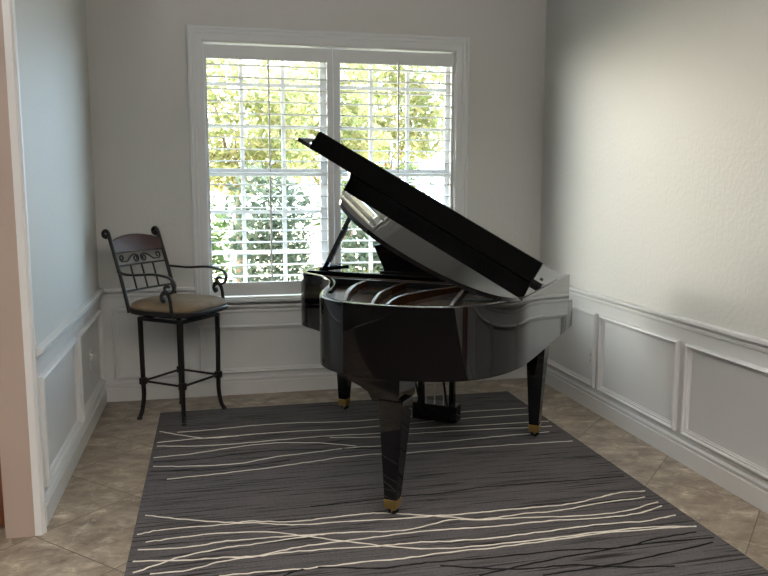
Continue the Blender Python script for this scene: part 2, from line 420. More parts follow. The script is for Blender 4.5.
# wall outlets
def outlet(wall, a, z, label):
    t = thing('wall_outlet', label, 'outlet', wp(wall,a,z,.004), {'right': math.pi, 'left': 0}[wall])
    bm = bmesh.new(); box(bm, 0, -.036, -.058, .006, .036, .058, .003); obj('cover_plate', bm, M_plast, t)
    for dz in (-.02,.02):
        bm = bmesh.new(); box(bm, .005, -.017, dz-.015, .0085, .017, dz+.015, .004)
        r = obj('receptacle', bm, M_plast, t)
        bm = bmesh.new()
        for dy in (-.006,.006): box(bm, .0083, dy-.0015, dz-.001, .0092, dy+.0015, dz+.009)
        box(bm, .0083, -.002, dz-.010, .0092, .002, dz-.006)
        obj('slot', bm, M_slot, r)
outlet('right', -.888, .352, 'white outlet plate on the right wall, in the wainscot panel behind the piano')
outlet('left', -.528, .42, 'white outlet plate on the left wall, low in the wainscot beside the bar stool')
W_LINES = [
 [(0.439,-2.031),(0.498,-2.059),(0.614,-2.117),(0.821,-2.195),(0.897,-2.199),(1.084,-2.246),(1.220,-2.245),(1.401,-2.233),(1.517,-2.250),(1.667,-2.306),(1.791,-2.356),(1.929,-2.408),(2.142,-2.395),(2.310,-2.399),(2.535,-2.364),(2.783,-2.348)],
 [(0.418,-2.227),(0.525,-2.200),(0.709,-2.206),(0.896,-2.216),(1.082,-2.277),(1.310,-2.297),(1.543,-2.317),(1.752,-2.331),(1.955,-2.338),(2.167,-2.338),(2.381,-2.342),(2.557,-2.305),(2.690,-2.271),(2.825,-2.280)],
 [(0.435,-2.371),(0.622,-2.394),(0.798,-2.374),(0.978,-2.382),(1.106,-2.390),(1.292,-2.402),(1.552,-2.439),(1.782,-2.384),(1.888,-2.408),(2.123,-2.438),(2.362,-2.468),(2.572,-2.476),(2.811,-2.413)],
 [(0.461,-2.310),(0.584,-2.297),(0.763,-2.292),(0.964,-2.320),(1.106,-2.390),(1.278,-2.482),(1.446,-2.566),(1.658,-2.636),(1.935,-2.652),(2.190,-2.648),(2.437,-2.641),(2.639,-2.651),(2.828,-2.683)],
 [(0.434,-2.568),(0.543,-2.507),(0.642,-2.463),(0.797,-2.433),(0.940,-2.425),(1.123,-2.406),(1.233,-2.400)],
 [(0.425,-2.469),(0.626,-2.507),(0.778,-2.516),(0.915,-2.536),(1.055,-2.530),(1.232,-2.542),(1.446,-2.559),(1.597,-2.563),(1.719,-2.582),(1.940,-2.592),(2.181,-2.583),(2.431,-2.573),(2.635,-2.588),(2.806,-2.558)],
 [(0.499,-2.591),(0.645,-2.590),(0.777,-2.548),(0.915,-2.536),(1.058,-2.499),(1.203,-2.484),(1.353,-2.478),(1.545,-2.468),(1.754,-2.473),(1.959,-2.490),(2.223,-2.492),(2.463,-2.514),(2.641,-2.507),(2.803,-2.460)],
 [(0.760,-2.663),(0.924,-2.669),(1.107,-2.680),(1.314,-2.680),(1.491,-2.683),(1.689,-2.675),(1.925,-2.677),(2.222,-2.663),(2.470,-2.658),(2.728,-2.676),(2.828,-2.683)],
 [(0.426,-0.801),(0.551,-0.899),(0.712,-0.993),(0.891,-0.990)],
 [(0.529,-0.844),(0.731,-0.835),(0.981,-0.808),(1.236,-0.808),(1.473,-0.842),(1.777,-0.856),(2.359,-0.818),(2.827,-0.827)],
 [(0.422,-1.009),(0.614,-0.992),(0.871,-0.986),(1.115,-0.975),(1.425,-0.991),(1.747,-0.994),(2.288,-0.960),(2.791,-0.960)],
 [(0.426,-1.072),(0.654,-1.123),(0.906,-1.130),(1.164,-1.115),(1.429,-1.110),(1.718,-1.129),(1.926,-1.089),(2.387,-1.110),(2.709,-1.125),(2.848,-1.128)],
 [(0.420,-1.269),(0.620,-1.247),(0.807,-1.203),(1.001,-1.169),(1.158,-1.174),(1.388,-1.238),(1.555,-1.325)],
 [(0.429,-1.401),(0.625,-1.445),(0.874,-1.460),(1.080,-1.400),(1.311,-1.373),(1.512,-1.343),(1.687,-1.354),(1.848,-1.355),(2.115,-1.361),(2.441,-1.339),(2.755,-1.329)],
 [(0.510,-1.604),(0.714,-1.590),(0.977,-1.566),(1.216,-1.527),(1.447,-1.486),(1.680,-1.479),(1.811,-1.498),(2.174,-1.493),(2.545,-1.504),(2.818,-1.518)],
 [(1.427,-1.142),(1.703,-1.194),(1.899,-1.181),(2.293,-1.191),(2.664,-1.221),(2.822,-1.228)],
]
B_LINES = [
 [(1.001,-2.717),(1.071,-2.685),(1.158,-2.683),(1.372,-2.739),(1.548,-2.738),(1.625,-2.744),(1.894,-2.756),(2.173,-2.763),(2.390,-2.793),(2.573,-2.754),(2.792,-2.734)],
 [(1.740,-2.878),(1.950,-2.842),(2.208,-2.809),(2.474,-2.785),(2.833,-2.794)],
 [(1.982,-2.932),(2.282,-2.917),(2.532,-2.882),(2.803,-2.834)],
 [(1.616,-2.774),(1.903,-2.867),(2.122,-2.883),(2.323,-2.943),(2.525,-2.982)],
 [(1.184,-2.102),(1.428,-2.093),(1.645,-2.081),(1.827,-2.084),(2.058,-2.059),(2.284,-2.063),(2.560,-2.077),(2.825,-2.078)],
 [(0.422,-1.336),(0.671,-1.344),(1.002,-1.296),(1.396,-1.341),(1.831,-1.421)],
 [(0.416,-1.470),(0.725,-1.517),(1.154,-1.468)],
]
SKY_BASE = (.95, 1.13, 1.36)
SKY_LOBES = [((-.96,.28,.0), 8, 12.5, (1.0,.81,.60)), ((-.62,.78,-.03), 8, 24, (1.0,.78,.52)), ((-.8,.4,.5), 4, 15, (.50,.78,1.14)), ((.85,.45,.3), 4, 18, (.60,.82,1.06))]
SUN = 12.5
FILL_LAMPS = [(-.6,-5.8,2.0,.5,180,160,(1,.94,.90)), (2.0,-5.8,2.0,.5,180,160,(1,.94,.90))]  # unseen uplights added behind the camera as fill for the room
EXPO = 0.5
# ------------------------------------------------------------------ rug
RX0, RX1, RY0, RY1 = .402, 2.862, -3.44, -.388
bm = bmesh.new()
box(bm, RX0, RY0, 0.0, RX1, RY1, .010, .003)
def yarn(pts, w, mi, z=.0104):
    """a carved line in the pile, a slightly wavering low ribbon"""
    P = crom([(x,y,0) for x,y in pts], 6)
    P = [p for p in P if RX0+.006 < p.x < RX1-.006]
    n = len(P); L = []; R = []; rnd = random.Random(int(pts[0][0]*1000)+mi)
    for i in range(n):
        t = (P[min(i+1,n-1)]-P[max(i-1,0)]); t.normalize(); nn = Vector((-t.y,t.x,0))
        j = rnd.uniform(-.0035,.0035); ww = w*rnd.uniform(.75,1.2)
        c = P[i]+nn*j
        L.append(bm.verts.new((c.x+nn.x*ww, c.y+nn.y*ww, z-.0006))); R.append(bm.verts.new((c.x-nn.x*ww, c.y-nn.y*ww, z-.0006)))
    T = [bm.verts.new(((l.co+r.co)/2+Vector((0,0,.0024)))) for l, r in zip(L,R)]
    for i in range(n-1):
        for a, b in ((L,T),(T,R)):
            bm.faces.new((a[i],b[i],b[i+1],a[i+1])).material_index = mi
for l in W_LINES: yarn(l, .0052, 1, .0112)
for l in B_LINES: yarn(l, .0058, 2, .0108)
rug = obj('area_rug', bm, [M_rug, M_rugw, M_rugb])
tag(rug, 'dark grey area rug with wavy cream and black lines under the grand piano', 'rug')

# ------------------------------------------------------------------ grand piano
TH = math.radians(-37.4)
PZ = .0105
piano = thing('grand_piano', 'glossy black grand piano with raised lid standing on the grey rug', 'piano', (1.553,-2.256,PZ), TH)
def pp(name, bm, m=M_black, parent=piano, ang=32):
    for v in bm.verts: v.co.z -= PZ
    return obj(name, bm, m, parent, ang)
UB, UT, ZR, ZB = .48, -1.095, .985, .652
ctrl = [(UB,1.5),(UB,1.2),(UB,.9),(UB,.62),(.472,.42),(.432,.25),(.35,.10),(.225,.0),(.07,-.05),(-.09,-.062),(-.235,-.05),(-.338,-.002),(-.424,.08),(-.495,.215),(-.580,.44),(-.675,.63),(-.785,.76),(-.895,.84),(-1.0,.905),(-1.07,.985),(-1.093,1.09),(UT,1.2),(UT,1.35),(UT,1.5)]
OUT = [Vector((p.x,p.y)) for p in crom([(a,b,0) for a,b in ctrl], 7)]
def offset(path, d):
    n = len(path); r = []
    for i in range(n):
        t = (path[min(i+1,n-1)]-path[max(i-1,0)]).normalized()
        r.append(path[i]+Vector((t.y,-t.x))*d)
    return r
TK = .034
bm = bmesh.new()
prof = [(.003,ZB),(.0,ZB+.003),(0,ZR-.004),(.0012,ZR-.0012),(.004,ZR),(TK-.004,ZR),(TK-.0012,ZR-.0012),(TK,ZR-.004),(TK,ZB)]
rings = [[bm.verts.new((q.x,q.y,z)) for q in offset(OUT,d)] for d, z in prof]
m = len(rings)
for i in range(m):
    a, b = rings[i], rings[(i+1)%m]
    for k in range(len(OUT)-1): bm.faces.new((a[k],a[k+1],b[k+1],b[k]))
bm.faces.new([r[0] for r in rings]); bm.faces.new([r[-1] for r in rings][::-1])
rim = pp('rim', bm, ang=40)

inn = offset(OUT, TK-.002)
def inset_poly(d, vmax): return [(q.x,q.y) for q in offset(OUT,d) if q.y <= vmax]
bm = bmesh.new(); prism(bm, inset_poly(TK-.003,1.06), .845, .855); pp('soundboard', bm, M_board)
bm = bmesh.new(); prism(bm, inset_poly(TK-.003,1.02), .66, .67); pp('underside_board', bm, M_satin)
# iron plate: belt along the rim, pin block web, struts
bm = bmesh.new()
o1, o2 = offset(OUT,TK-.002), offset(OUT,TK+.095)
idx = [i for i,q in enumerate(OUT) if q.y < 1.03]
va = {}
for i in idx:
    va[i] = [bm.verts.new((p.x,p.y,z)) for p, z in ((o1[i],.895),(o1[i],.908),(o2[i],.902),(o2[i],.890))]
for i in idx[:-1]:
    for k in range(4): bm.faces.new((va[i][k],va[i][(k+1)%4],va[i+1][(k+1)%4],va[i+1][k]))
box(bm, -.955, .94, .89, UB-.035, 1.06, .92, .004)
plate = pp('iron_plate', bm, M_plate)
def strut(pts, zb=.90, w=.011):
    bm = bmesh.new(); P = crom(pts, 8); n = len(P); secs = []
    for i in range(n):
        t = (P[min(i+1,n-1)]-P[max(i-1,0)]); t.z = 0; t.normalize(); nn = Vector((-t.y,t.x,0))
        zt = P[i].z; ch = .004
        secs.append([bm.verts.new(Vector((P[i].x,P[i].y,0))+nn*a+Vector((0,0,z))) for a, z in ((-w,zb),(-w,zt-ch),(-w+ch,zt),(w-ch,zt),(w,zt-ch),(w,zb))])
    for a, b in zip(secs, secs[1:]):
        for k in range(6): bm.faces.new((a[k],a[(k+1)%6],b[(k+1)%6],b[k]))
    bm.faces.new(secs[0][::-1]); bm.faces.new(secs[-1])
    return pp('plate_strut', bm, M_strut, ang=25)
strut([(-.375,.22,.912),(-.425,.34,.935),(-.49,.50,.955),(-.56,.72,.958),(-.60,1.0,.958)])
strut([(-.205,.19,.912),(-.245,.29,.935),(-.29,.46,.957),(-.33,.70,.958),(-.345,1.0,.958)])
strut([(-.13,.15,.912),(-.145,.22,.935),(-.155,.40,.957),(-.10,.65,.96),(.01,.98,.96)])
strut([(.19,.20,.945),(.165,.30,.958),(.10,.58,.958),(.02,.95,.958)])
strut([(.36,.45,.93),(.34,.60,.955),(.26,1.0,.955)])
# strings (nobody could count them) and damper row
bm = bmesh.new()
for i in range(70):
    f = i/69; u1 = -.96+f*1.30; v1 = .94
    u0 = -.90+f*1.22; v0 = .86-.72*min(1,f*1.5)+(.28*max(0,(f-.62)/.38))
    if f < .35: u0 = u1+.02
    v0 = max(v0, .12)
    # stay inside the rim
    for _ in range(40):
        if min((Vector((u0,v0))-q).length for q in OUT) > .10 and v0 > .05: break
        v0 += .02
    if v0 < .88: tube(bm, [(u0,v0,.908),(u1,v1,.928)], .0011, 5)
o = pp('piano_strings', bm, M_steel); o['kind'] = 'stuff'
bm = bmesh.new(); box(bm, -.90, .90, .925, UB-.05, .93, .962, .004); box(bm, -.90, .905, .915, UB-.05, .925, .926); pp('damper_rail', bm, M_satin)
bm = bmesh.new(); box(bm, -1.02, 1.01, .93, UB-.036, 1.06, .955, .004); pp('pin_block_felt', bm, M_felt)

# keybed, key slip, fallboard, cheeks
bm = bmesh.new(); box(bm, UT+.03, 1.02, .655, UB-.03, 1.60, .695, .004); pp('keybed', bm)
for s, a, b in ((1,UB-.075,UB),(-1,UT,UT+.075)):
    bm = bmesh.new()
    pr = [(1.485,.655),(1.605,.655),(1.618,.664),(1.62,.675),(1.62,.795),(1.612,.815),(1.59,.824),(1.485,.826)]
    Mx = Matrix(((0,0,1,0),(1,0,0,0),(0,1,0,0),(0,0,0,1)))
    prism(bm, pr, a, b, .003, 2, Mx); pp('cheek_block', bm)
bm = bmesh.new(); box(bm, UT+.076, 1.585, .69, UB-.076, 1.612, .755, .004); pp('key_slip', bm)
bm = bmesh.new()
fb = [(1.26,.80),(1.34,.82),(1.44,.812),(1.56,.79),(1.60,.765),(1.594,.758),(1.55,.776),(1.44,.797),(1.34,.805),(1.265,.785)]
prism(bm, fb, UT+.077, UB-.077, 0, 2, Mx); pp('fallboard', bm)
bm = bmesh.new(); box(bm, UT+.036, 1.235, .69, UB-.036, 1.26, .975, .003); pp('name_board', bm)

# music desk on its tray
bm = bmesh.new(); box(bm, UT+.036, 1.06, .965, UB-.036, 1.24, .982, .004); tray = pp('music_desk_tray', bm)
bm = bmesh.new()
a = math.atan2(.165,-.06)
dk = [(-.60,0),(.02,0),(.075,.172),(.03,.182),(-.29,.186),(-.60,.180),(-.652,.170)]
Md = Matrix.Translation((0,1.205,.981)) @ Matrix.Rotation(math.radians(72),4,'X') @ Matrix.Scale(-1,4,(0,0,1))
Md = Matrix(((1,0,0,0),(0,-.30,.954,1.205),(0,.954,.30,.981),(0,0,0,1)))
prism(bm, dk, 0, .016, .003, 2, Md); desk = pp('music_desk', bm)
bm = bmesh.new(); box(bm, -.60, 1.13, .982, .02, 1.2, .993, .003); pp('desk_ledge', bm, M_black, desk)

# lid, folded front flap and prop
AL = math.radians(28.4); HU, HZ = .49, .987
ca, sa = math.cos(AL), math.sin(AL)
ML = Matrix(((-ca,0,sa,HU),(0,1,0,0),(sa,0,ca,HZ),(0,0,0,1)))
lc = [(0,.40),(.006,.29),(.03,.18),(.075,.085),(.15,-.005),(.27,-.085),(.417,-.122),(.565,-.122),(.70,-.085),(.80,-.033),(.888,.043),(.962,.155),(1.048,.344),(1.139,.551),(1.22,.69),(1.33,.79),(1.44,.86),(1.52,.95),(1.55,1.04),(1.552,1.09)]
lp = [(p.x,p.y) for p in crom([(a_,b_,0) for a_,b_ in lc], 6)] + [(0,1.09)]
bm = bmesh.new(); prism(bm, lp, 0, .020, .003, 2, ML); lid = pp('lid', bm, ang=40)
bm = bmesh.new(); box(bm, 0, .65, .0215, 1.572, 1.09, .0435, .003, 2, ML); flap = pp('lid_flap', bm, ang=40)
bm = bmesh.new()                                       # hinged lip along the free edge, leaning back on the folded flap
Mr = ML @ Matrix(((0,0,1,0),(1,0,0,0),(0,1,0,0),(0,0,0,1)))
prism(bm, [(.6465,.0235),(.652,.0225),(.652,.0425),(.680,.043),(.696,.118),(.694,.124),(.688,.127),(.671,.124),(.648,.052)], .055, 1.482, .002, 2, Mr); pp('flap_lip', bm, M_matte, flap)
for s_ in (.030,1.525):
    bm = bmesh.new(); lathe(bm, [(.009,.043),(.010,.047),(.008,.050)], 14, ML @ Matrix.Translation((s_,.74,0))); pp('rubber_bumper', bm, M_satin, flap)
bm = bmesh.new()                                       # piano hinge along the bass edge of the lid
tube(bm, [(HU+.006,.30,.995),(HU+.006,1.09,.995)], .005, 8); pp('lid_hinge', bm, M_black, lid)
bm = bmesh.new()
pb, pt = Vector((-.985,1.10,.95)), Vector((HU-1.25*ca,1.05,HZ+1.25*sa-.003))
tube(bm, [pb,pb.lerp(pt,.5),pt], .0195, 4, up=(1,1,0)); pp('prop_stick', bm)
bm = bmesh.new(); tube(bm, [(-.995,1.09,.985),(-.90,1.10,.997),(-.80,1.11,1.012)], .010, 4, up=(0,0,1)); pp('short_prop', bm)

# legs
def leg(cx, cy, top, corbel=False, back=0):
    ty = cy+back                    # the top sits further in under the rim
    bm = bmesh.new(); h = .060
    loft(bm, [(cx,cy,.090,.0295,.0295),(cx,cy,.10,.030,.030),(cx,ty,top-.02,h,h),(cx,ty,top,h,h)], bev=.004)
    if corbel:
        Mc = Matrix(((1,0,0,0),(0,0,1,0),(0,1,0,0),(0,0,0,1)))
        pr = [(-.245,.655),(-.235,.640),(-.20,.628),(-.145,.610),(-.105,.588),(-.090,.562),(-.086,.545),(.044,.545),(.046,.560),(.048,.60),(.049,.655)]
        prism(bm, pr, ty-.058, ty+.13, .003, 2, Mc)
    else:
        box(bm, cx-.085, ty-.085, top-.012, cx+.085, ty+.085, .657, .004)
    l = pp('leg', bm)
    bm = bmesh.new(); loft(bm, [(cx,cy,.050,.026,.026),(cx,cy,.054,.028,.028),(cx,cy,.093,.0315,.0315),(cx,cy,.097,.029,.029)], bev=.002)
    lathe(bm, [(.011,.034),(.013,.040),(.013,.052)], 14, Matrix.Translation((cx,cy,0)))
    pp('brass_ferrule', bm, M_brass, l)
    bm = bmesh.new(); Mw = Matrix.Translation((cx,cy+.008,.0330)) @ Matrix.Rotation(.7,4,'Z') @ Matrix.Rotation(math.pi/2,4,'Y')
    lathe(bm, [(.006,-.010),(.0175,-.010),(.019,-.007),(.019,.007),(.0175,.010),(.006,.010)], 18, Mw)
    for sx in (-1,1):
        box(bm, -.024 if sx < 0 else .013, -.012, .026, -.013 if sx < 0 else .024,   .012, .044, .002, 1, Matrix.Translation((cx,cy+.004,0)) @ Matrix.Rotation(.7,4,'Z'))
    pp('caster', bm, M_satin, l)
leg(.006,-.028,.56,True,.032); leg(.335,1.325,.65,False,.02); leg(-.958,1.34,.65,False,.02)

# pedal lyre
lu = -.31; lv = 1.37
bm = bmesh.new()
for du in (-.105,.105): loft(bm, [(lu+du,lv,.12,.017,.022),(lu+du,lv,.40,.014,.018),(lu+du,lv,.655,.02,.026)], bev=.003)
box(bm, lu-.14, lv-.055, .63, lu+.14, lv+.055, .657, .003)
ly = pp('pedal_lyre', bm)
bm = bmesh.new()
pr = [(lu-.148,lv-.045),(lu-.135,lv-.055),(lu+.135,lv-.055),(lu+.148,lv-.045),(lu+.148,lv+.045),(lu+.135,lv+.055),(lu-.135,lv+.055),(lu-.148,lv+.045)]
prism(bm, pr, .030, .135, .006, 3); pp('pedal_box', bm, M_black, ly)
for k in (-1,0,1):
    bm = bmesh.new(); tube(bm, [(lu+k*.075,lv+.05,.075),(lu+k*.075,lv+.10,.078),(lu+k*.075,lv+.15,.072),(lu+k*.075,lv+.175,.062)], [.010,.011,.018,.014], 10, flat=(.5,1)); pp('pedal', bm, M_brass, ly)
    bm = bmesh.new(); tube(bm, [(lu+k*.06,lv-.035,.13),(lu+k*.06,lv-.035,.64)], .0045, 8); pp('pedal_rod', bm, M_steel, ly)
for du in (-.09,.09):
    bm = bmesh.new(); tube(bm, [(lu+du,lv-.045,.12),(lu+du*1.2,lv-.30,.668)], .007, 8); pp('lyre_brace', bm, M_satin, ly)

# ------------------------------------------------------------------ bar stool
SX, SY, SA = .548, -.437, math.radians(-37)
st = thing('bar_stool', 'wrought iron swivel bar stool with scrolled arms and tan suede seat beside the window', 'bar stool', (SX,SY,0), SA)
def sp(name, bm, m=M_iron, parent=st, ang=35): return obj(name, bm, m, parent, ang)
BA = math.radians(-2)          # the swivel seat is turned a little against its base
for sx in (-1,1):
    for sy in (-1,1):
        cy = sy*.165; z0 = .0
        wx, wy = SX+math.cos(SA+BA)*sx*.185-math.sin(SA+BA)*sy*.20, SY+math.sin(SA+BA)*sx*.185+math.cos(SA+BA)*sy*.20
        if RX0-.02 < wx < RX1 and wy < RY1+.02: z0 = .0105
        bm = bmesh.new()
        P = crom([(sx*.166,sy*.180,.668),(sx*.165,sy*.179,.50),(sx*.163,sy*.177,.25),(sx*.163,sy*.177,.15),(sx*.172,sy*.186,.06),(sx*.183,sy*.199,z0+.012)], 6)
        tube(bm, P, [.0165-.004*i/(len(P)-1) for i in range(len(P))], 4, up=(1,1,0))
        lathe(bm, [(.0165,z0),(.018,z0+.004),(.013,z0+.016)], 12, Matrix.Translation((sx*.185,sy*.201,0)))
        box(bm, sx*.163-.019, sy*.177-.019, .23, sx*.163+.019, sy*.177+.019, .275, .004)
        sp('leg', bm).rotation_euler.z = BA
def bar(a, b, r=.008, name='stretcher', seg=8):
    bm = bmesh.new(); tube(bm, [a,b], r, seg); sp(name, bm).rotation_euler.z = BA
for s in (-1,1):
    bar((-.16,s*.176,.252),(.16,s*.176,.252)); bar((s*.163,-.176,.252),(s*.163,.176,.252))
    bm = bmesh.new(); box(bm, -.178, s*.180-.011, .651, .178, s*.180+.011, .673, .003); sp('top_rail', bm).rotation_euler.z = BA
    bm = bmesh.new(); box(bm, s*.166-.011, -.18, .651, s*.166+.011, .18, .673, .003); sp('top_rail', bm).rotation_euler.z = BA
bm = bmesh.new(); lathe(bm, [(.15,.672),(.155,.675),(.155,.684),(.13,.69),(.13,.698)], 32); box(bm, -.165,-.02,.655,.165,.02,.673,.002); sp('swivel_plate', bm)
def seat_outline(a, k=1.0):
    c, s = math.cos(a), math.sin(a); n = .5
    hx = .262*k; hy = (.255+.010*c)*k
    return hx*abs(c)**n*(1 if c > 0 else -1), hy*abs(s)**n*(1 if s > 0 else -1)
def dome(bm, prof, seg=64):
    rings = [[bm.verts.new((*seat_outline(2*math.pi*i/seg, k), z)) for i in range(seg)] for k, z in prof]
    for a, b in zip(rings, rings[1:]):
        for i in range(seg): bm.faces.new((a[i],a[(i+1)%seg],b[(i+1)%seg],b[i]))
    bm.faces.new(rings[0][::-1]); bm.faces.new(rings[-1])
bm = bmesh.new(); dome(bm, [(.93,.697),(.99,.700),(1.0,.706),(1.0,.722),(.985,.728),(.93,.729)]); sp('seat_frame', bm)
bm = bmesh.new(); dome(bm, [(.95,.727),(.985,.733),(.985,.745),(.955,.760),(.88,.774),(.76,.783),(.6,.788),(.4,.790),(.2,.791),(.02,.791)]); sp('seat_cushion', bm, M_leather, ang=60)

def bx(z): return -.205-.14*max(0,(z-.70)/.485)**1.15
back = bpy.data.objects.new('backrest', None); link(back, st)
for s in (-1,1):
    bm = bmesh.new(); y = s*.230
    P = [(bx(z),y,z) for z in (.705,.80,.90,1.0,1.08,1.15,1.18)]
    P += [(-.352,y,1.206),(-.364,y,1.219),(-.380,y,1.220),(-.393,y,1.206),(-.389,y,1.188),(-.374,y,1.183)]
    Q = crom(P,6); tube(bm, Q, .0125, 10); lathe(bm, [(.0,-.008),(.014,-.006),(.016,0),(.014,.006),(.0,.008)], 12, Matrix.Translation((-.373,y,1.184)) @ Matrix.Rotation(math.pi/2,4,'X'))
    sp('back_post', bm, M_iron, back)
def bow(y): return .014*(1-(y/.230)**2)               # the back is bowed to the rear
def arc(zf, n=15, w=.225): return [(bx(zf(y))-bow(y)+.0, y, zf(y)) for y in [(-w+2*w*i/(n-1)) for i in range(n)]]
bm = bmesh.new(); n = 17                                # wooden crest
secs = []
for i in range(n):
    y = -.221+.442*i/(n-1); zt = 1.156+.036*(1-(y/.221)**2); zb = 1.092-.012*(1-(y/.221)**2)
    xa, xb = bx(zt)-bow(y), bx(zb)-bow(y)
    secs.append([bm.verts.new(v) for v in ((xb+.009,y,zb),(xa+.009,y,zt-.004),(xa+.004,y,zt),(xa-.006,y,zt),(xa-.011,y,zt-.004),(xb-.011,y,zb))])
for a, b in zip(secs, secs[1:]):
    for k in range(6): bm.faces.new((a[k],a[(k+1)%6],b[(k+1)%6],b[k]))
bm.faces.new(secs[0][::-1]); bm.faces.new(secs[-1])
o = sp('crest_rail', bm, M_wood, back); o['label'] = 'dark cherry wooden crest'
for zc in (1.082,.998,.838):
    bm = bmesh.new(); tube(bm, arc(lambda y: zc), .0065, 8); sp('cross_rail', bm, M_iron, back)
for y in (-.105,0,.105):
    bm = bmesh.new(); tube(bm, [(bx(z)-bow(y),y,z) for z in (.838,.89,.95,.998)], .0062, 8); sp('spindle', bm, M_iron, back)
def spiral(cy, cz, r0, r1, a0, a1, n=20):
    return [(cy+(r0+(r1-r0)*i/n)*math.cos(a0+(a1-a0)*i/n), cz+(r0+(r1-r0)*i/n)*math.sin(a0+(a1-a0)*i/n)) for i in range(n+1)]
bm = bmesh.new()
for s in (-1,1):                                        # S scroll each side: tight curl at the middle, looser at the post
    a = spiral(.036,1.036,.026,.008,math.radians(140),math.radians(140+470))
    b = spiral(.168,1.045,.024,.008,math.radians(-120),math.radians(-120+420))
    mid = crom([(*a[0],0),(.045,1.062,0),(.085,1.048,0),(.125,1.022,0),(*b[0],0)],6)
    yz = a[::-1] + [(q.x,q.y) for q in mid[1:-1]] + b
    tube(bm, [(bx(z)-bow(y*s),y*s,z) for y, z in yz], .0048, 6, up=(1,0,0))
sp('scrollwork', bm, M_iron, back)
for s in (-1,1):
    y0, y1 = s*.227, s*.262
    A = [(bx(.955)-.012,y0,.922),(bx(.955)+.06,s*.263,.916),(-.14,y1,.918),(-.02,y1,.934),(.06,y1,.931),(.112,y1,.917),(.138,y1,.885),(.132,y1,.850),(.105,y1,.829),(.075,y1,.835),(.064,y1,.858),(.080,y1,.873),(.096,y1,.864)]
    bm = bmesh.new(); tube(bm, crom(A,7), .0115, 8, flat=(.72,1.2), up=(0,0,1)); 
    for v in bm.verts: k = max(0,min(1,(v.co.x+.28)/.35)); v.co.z += .042-.016*k; v.co.x += .05*k
    sp('armrest', bm)
    B = [(.062,s*.263,.796),(.044,s*.263,.786),(.034,s*.263,.802),(.043,s*.263,.822),(.067,s*.263,.830),(.090,s*.263,.815),(.102,s*.263,.785),(.106,s*.263,.75),(.112,s*.262,.722),(.130,s*.263,.704)]
    bm = bmesh.new(); tube(bm, crom(B,7), .0108, 8, flat=(.8,1.2), up=(0,1,0)); 
    for v in bm.verts: v.co.x += .05; v.co.z += .026*(v.co.z-.70)/.12
    sp('arm_support', bm)

# ------------------------------------------------------------------ garden beyond the window
bm = bmesh.new(); box(bm, -14, .10, -.35, 20, 40, -.25); struct('ground', bm, M_grass)
def leaves(bm, c, rad, n, size, rnd, shell=.35):
    for _ in range(n):
        while True:
            p = Vector((rnd.uniform(-1,1),rnd.uniform(-1,1),rnd.uniform(-1,1)))
            if shell < p.length < 1: break
        q = Vector((c[0]+p.x*rad[0], c[1]+p.y*rad[1], c[2]+p.z*rad[2]))
        d = Vector((rnd.gauss(0,1),rnd.gauss(0,1),rnd.gauss(0,.8))).normalized()
        e = d.cross(Vector((rnd.gauss(0,1),rnd.gauss(0,1),rnd.gauss(0,1)))).normalized()
        s = size*rnd.uniform(.6,1.3); w = s*.42; nn = d.cross(e)*s*.10
        v = [bm.verts.new(x) for x in (q-d*s, q+e*w-nn, q+d*s, q-e*w-nn)]
        bm.faces.new((v[0],v[1],v[2])); bm.faces.new((v[0],v[2],v[3]))
def plant(name, label, cat, base, blobs, leafm, trunk, n, size, seed, group, r0=.05):
    rnd = random.Random(seed); t = thing(name, label, cat, base, 0, group)
    bm = bmesh.new(); tops = [b[0] for b in blobs]
    h = trunk
    tube(bm, [(0,0,-.02),(.03,0,h*.5),(0,.02,h)], [r0,r0*.8,r0*.6], 8)
    for c in tops:
        c = Vector(c); p0 = Vector((0,.02,h*.95)); m_ = p0.lerp(c,.5)+Vector((0,0,.06))
        tube(bm, [p0,m_,c], [r0*.5,r0*.35,r0*.15], 6)
    obj('trunk', bm, M_bark, t)
    bm = bmesh.new()
    tot = sum(b[1][0]*b[1][1]*b[1][2] for b in blobs)
    for c, rad in blobs: leaves(bm, c, rad, max(30,int(n*rad[0]*rad[1]*rad[2]/tot)), size, rnd)
    obj('foliage', bm, leafm, t, ang=10, recalc=False)
G = -.25
for i, (x, y, w, top, lm, lab) in enumerate(((.42,3.0,.50,1.62,M_leafmid,'light green hedge shrub outside, at the left end of the window'),
        (1.45,3.9,.56,1.80,M_leafdark,'tall dark green hedge shrub outside the left shutter'),
        (2.55,3.0,.50,1.55,M_leafdark,'dark green hedge shrub outside, behind the piano lid'),
        (3.75,3.9,.56,1.15,M_leafmid,'low green hedge shrub outside, at the right end of the window'))):
    hh = top-G
    plant('hedge_shrub', lab, 'shrub', (x,y,G), [((0,0,hh*.36),(w,.42,hh*.36)),((-.12,0,hh*.68),(w*.8,.40,hh*.32)),((.18,.05,hh*.62),(w*.7,.40,hh*.33)),((0,0,hh*.2),(w,.42,hh*.2))], lm, hh*.35, 3200, .055, 20+i, 'hedge shrubs outside the window', .03)
TB = [((0,0,2.6),(.9,.7,.6)),((-.7,.3,2.1),(.6,.6,.45)),((.8,0,3.1),(.7,.6,.5)),((-.4,0,3.5),(.7,.6,.5)),((.8,.2,2.2),(.6,.6,.5)),((.1,0,1.9),(.8,.6,.45))]
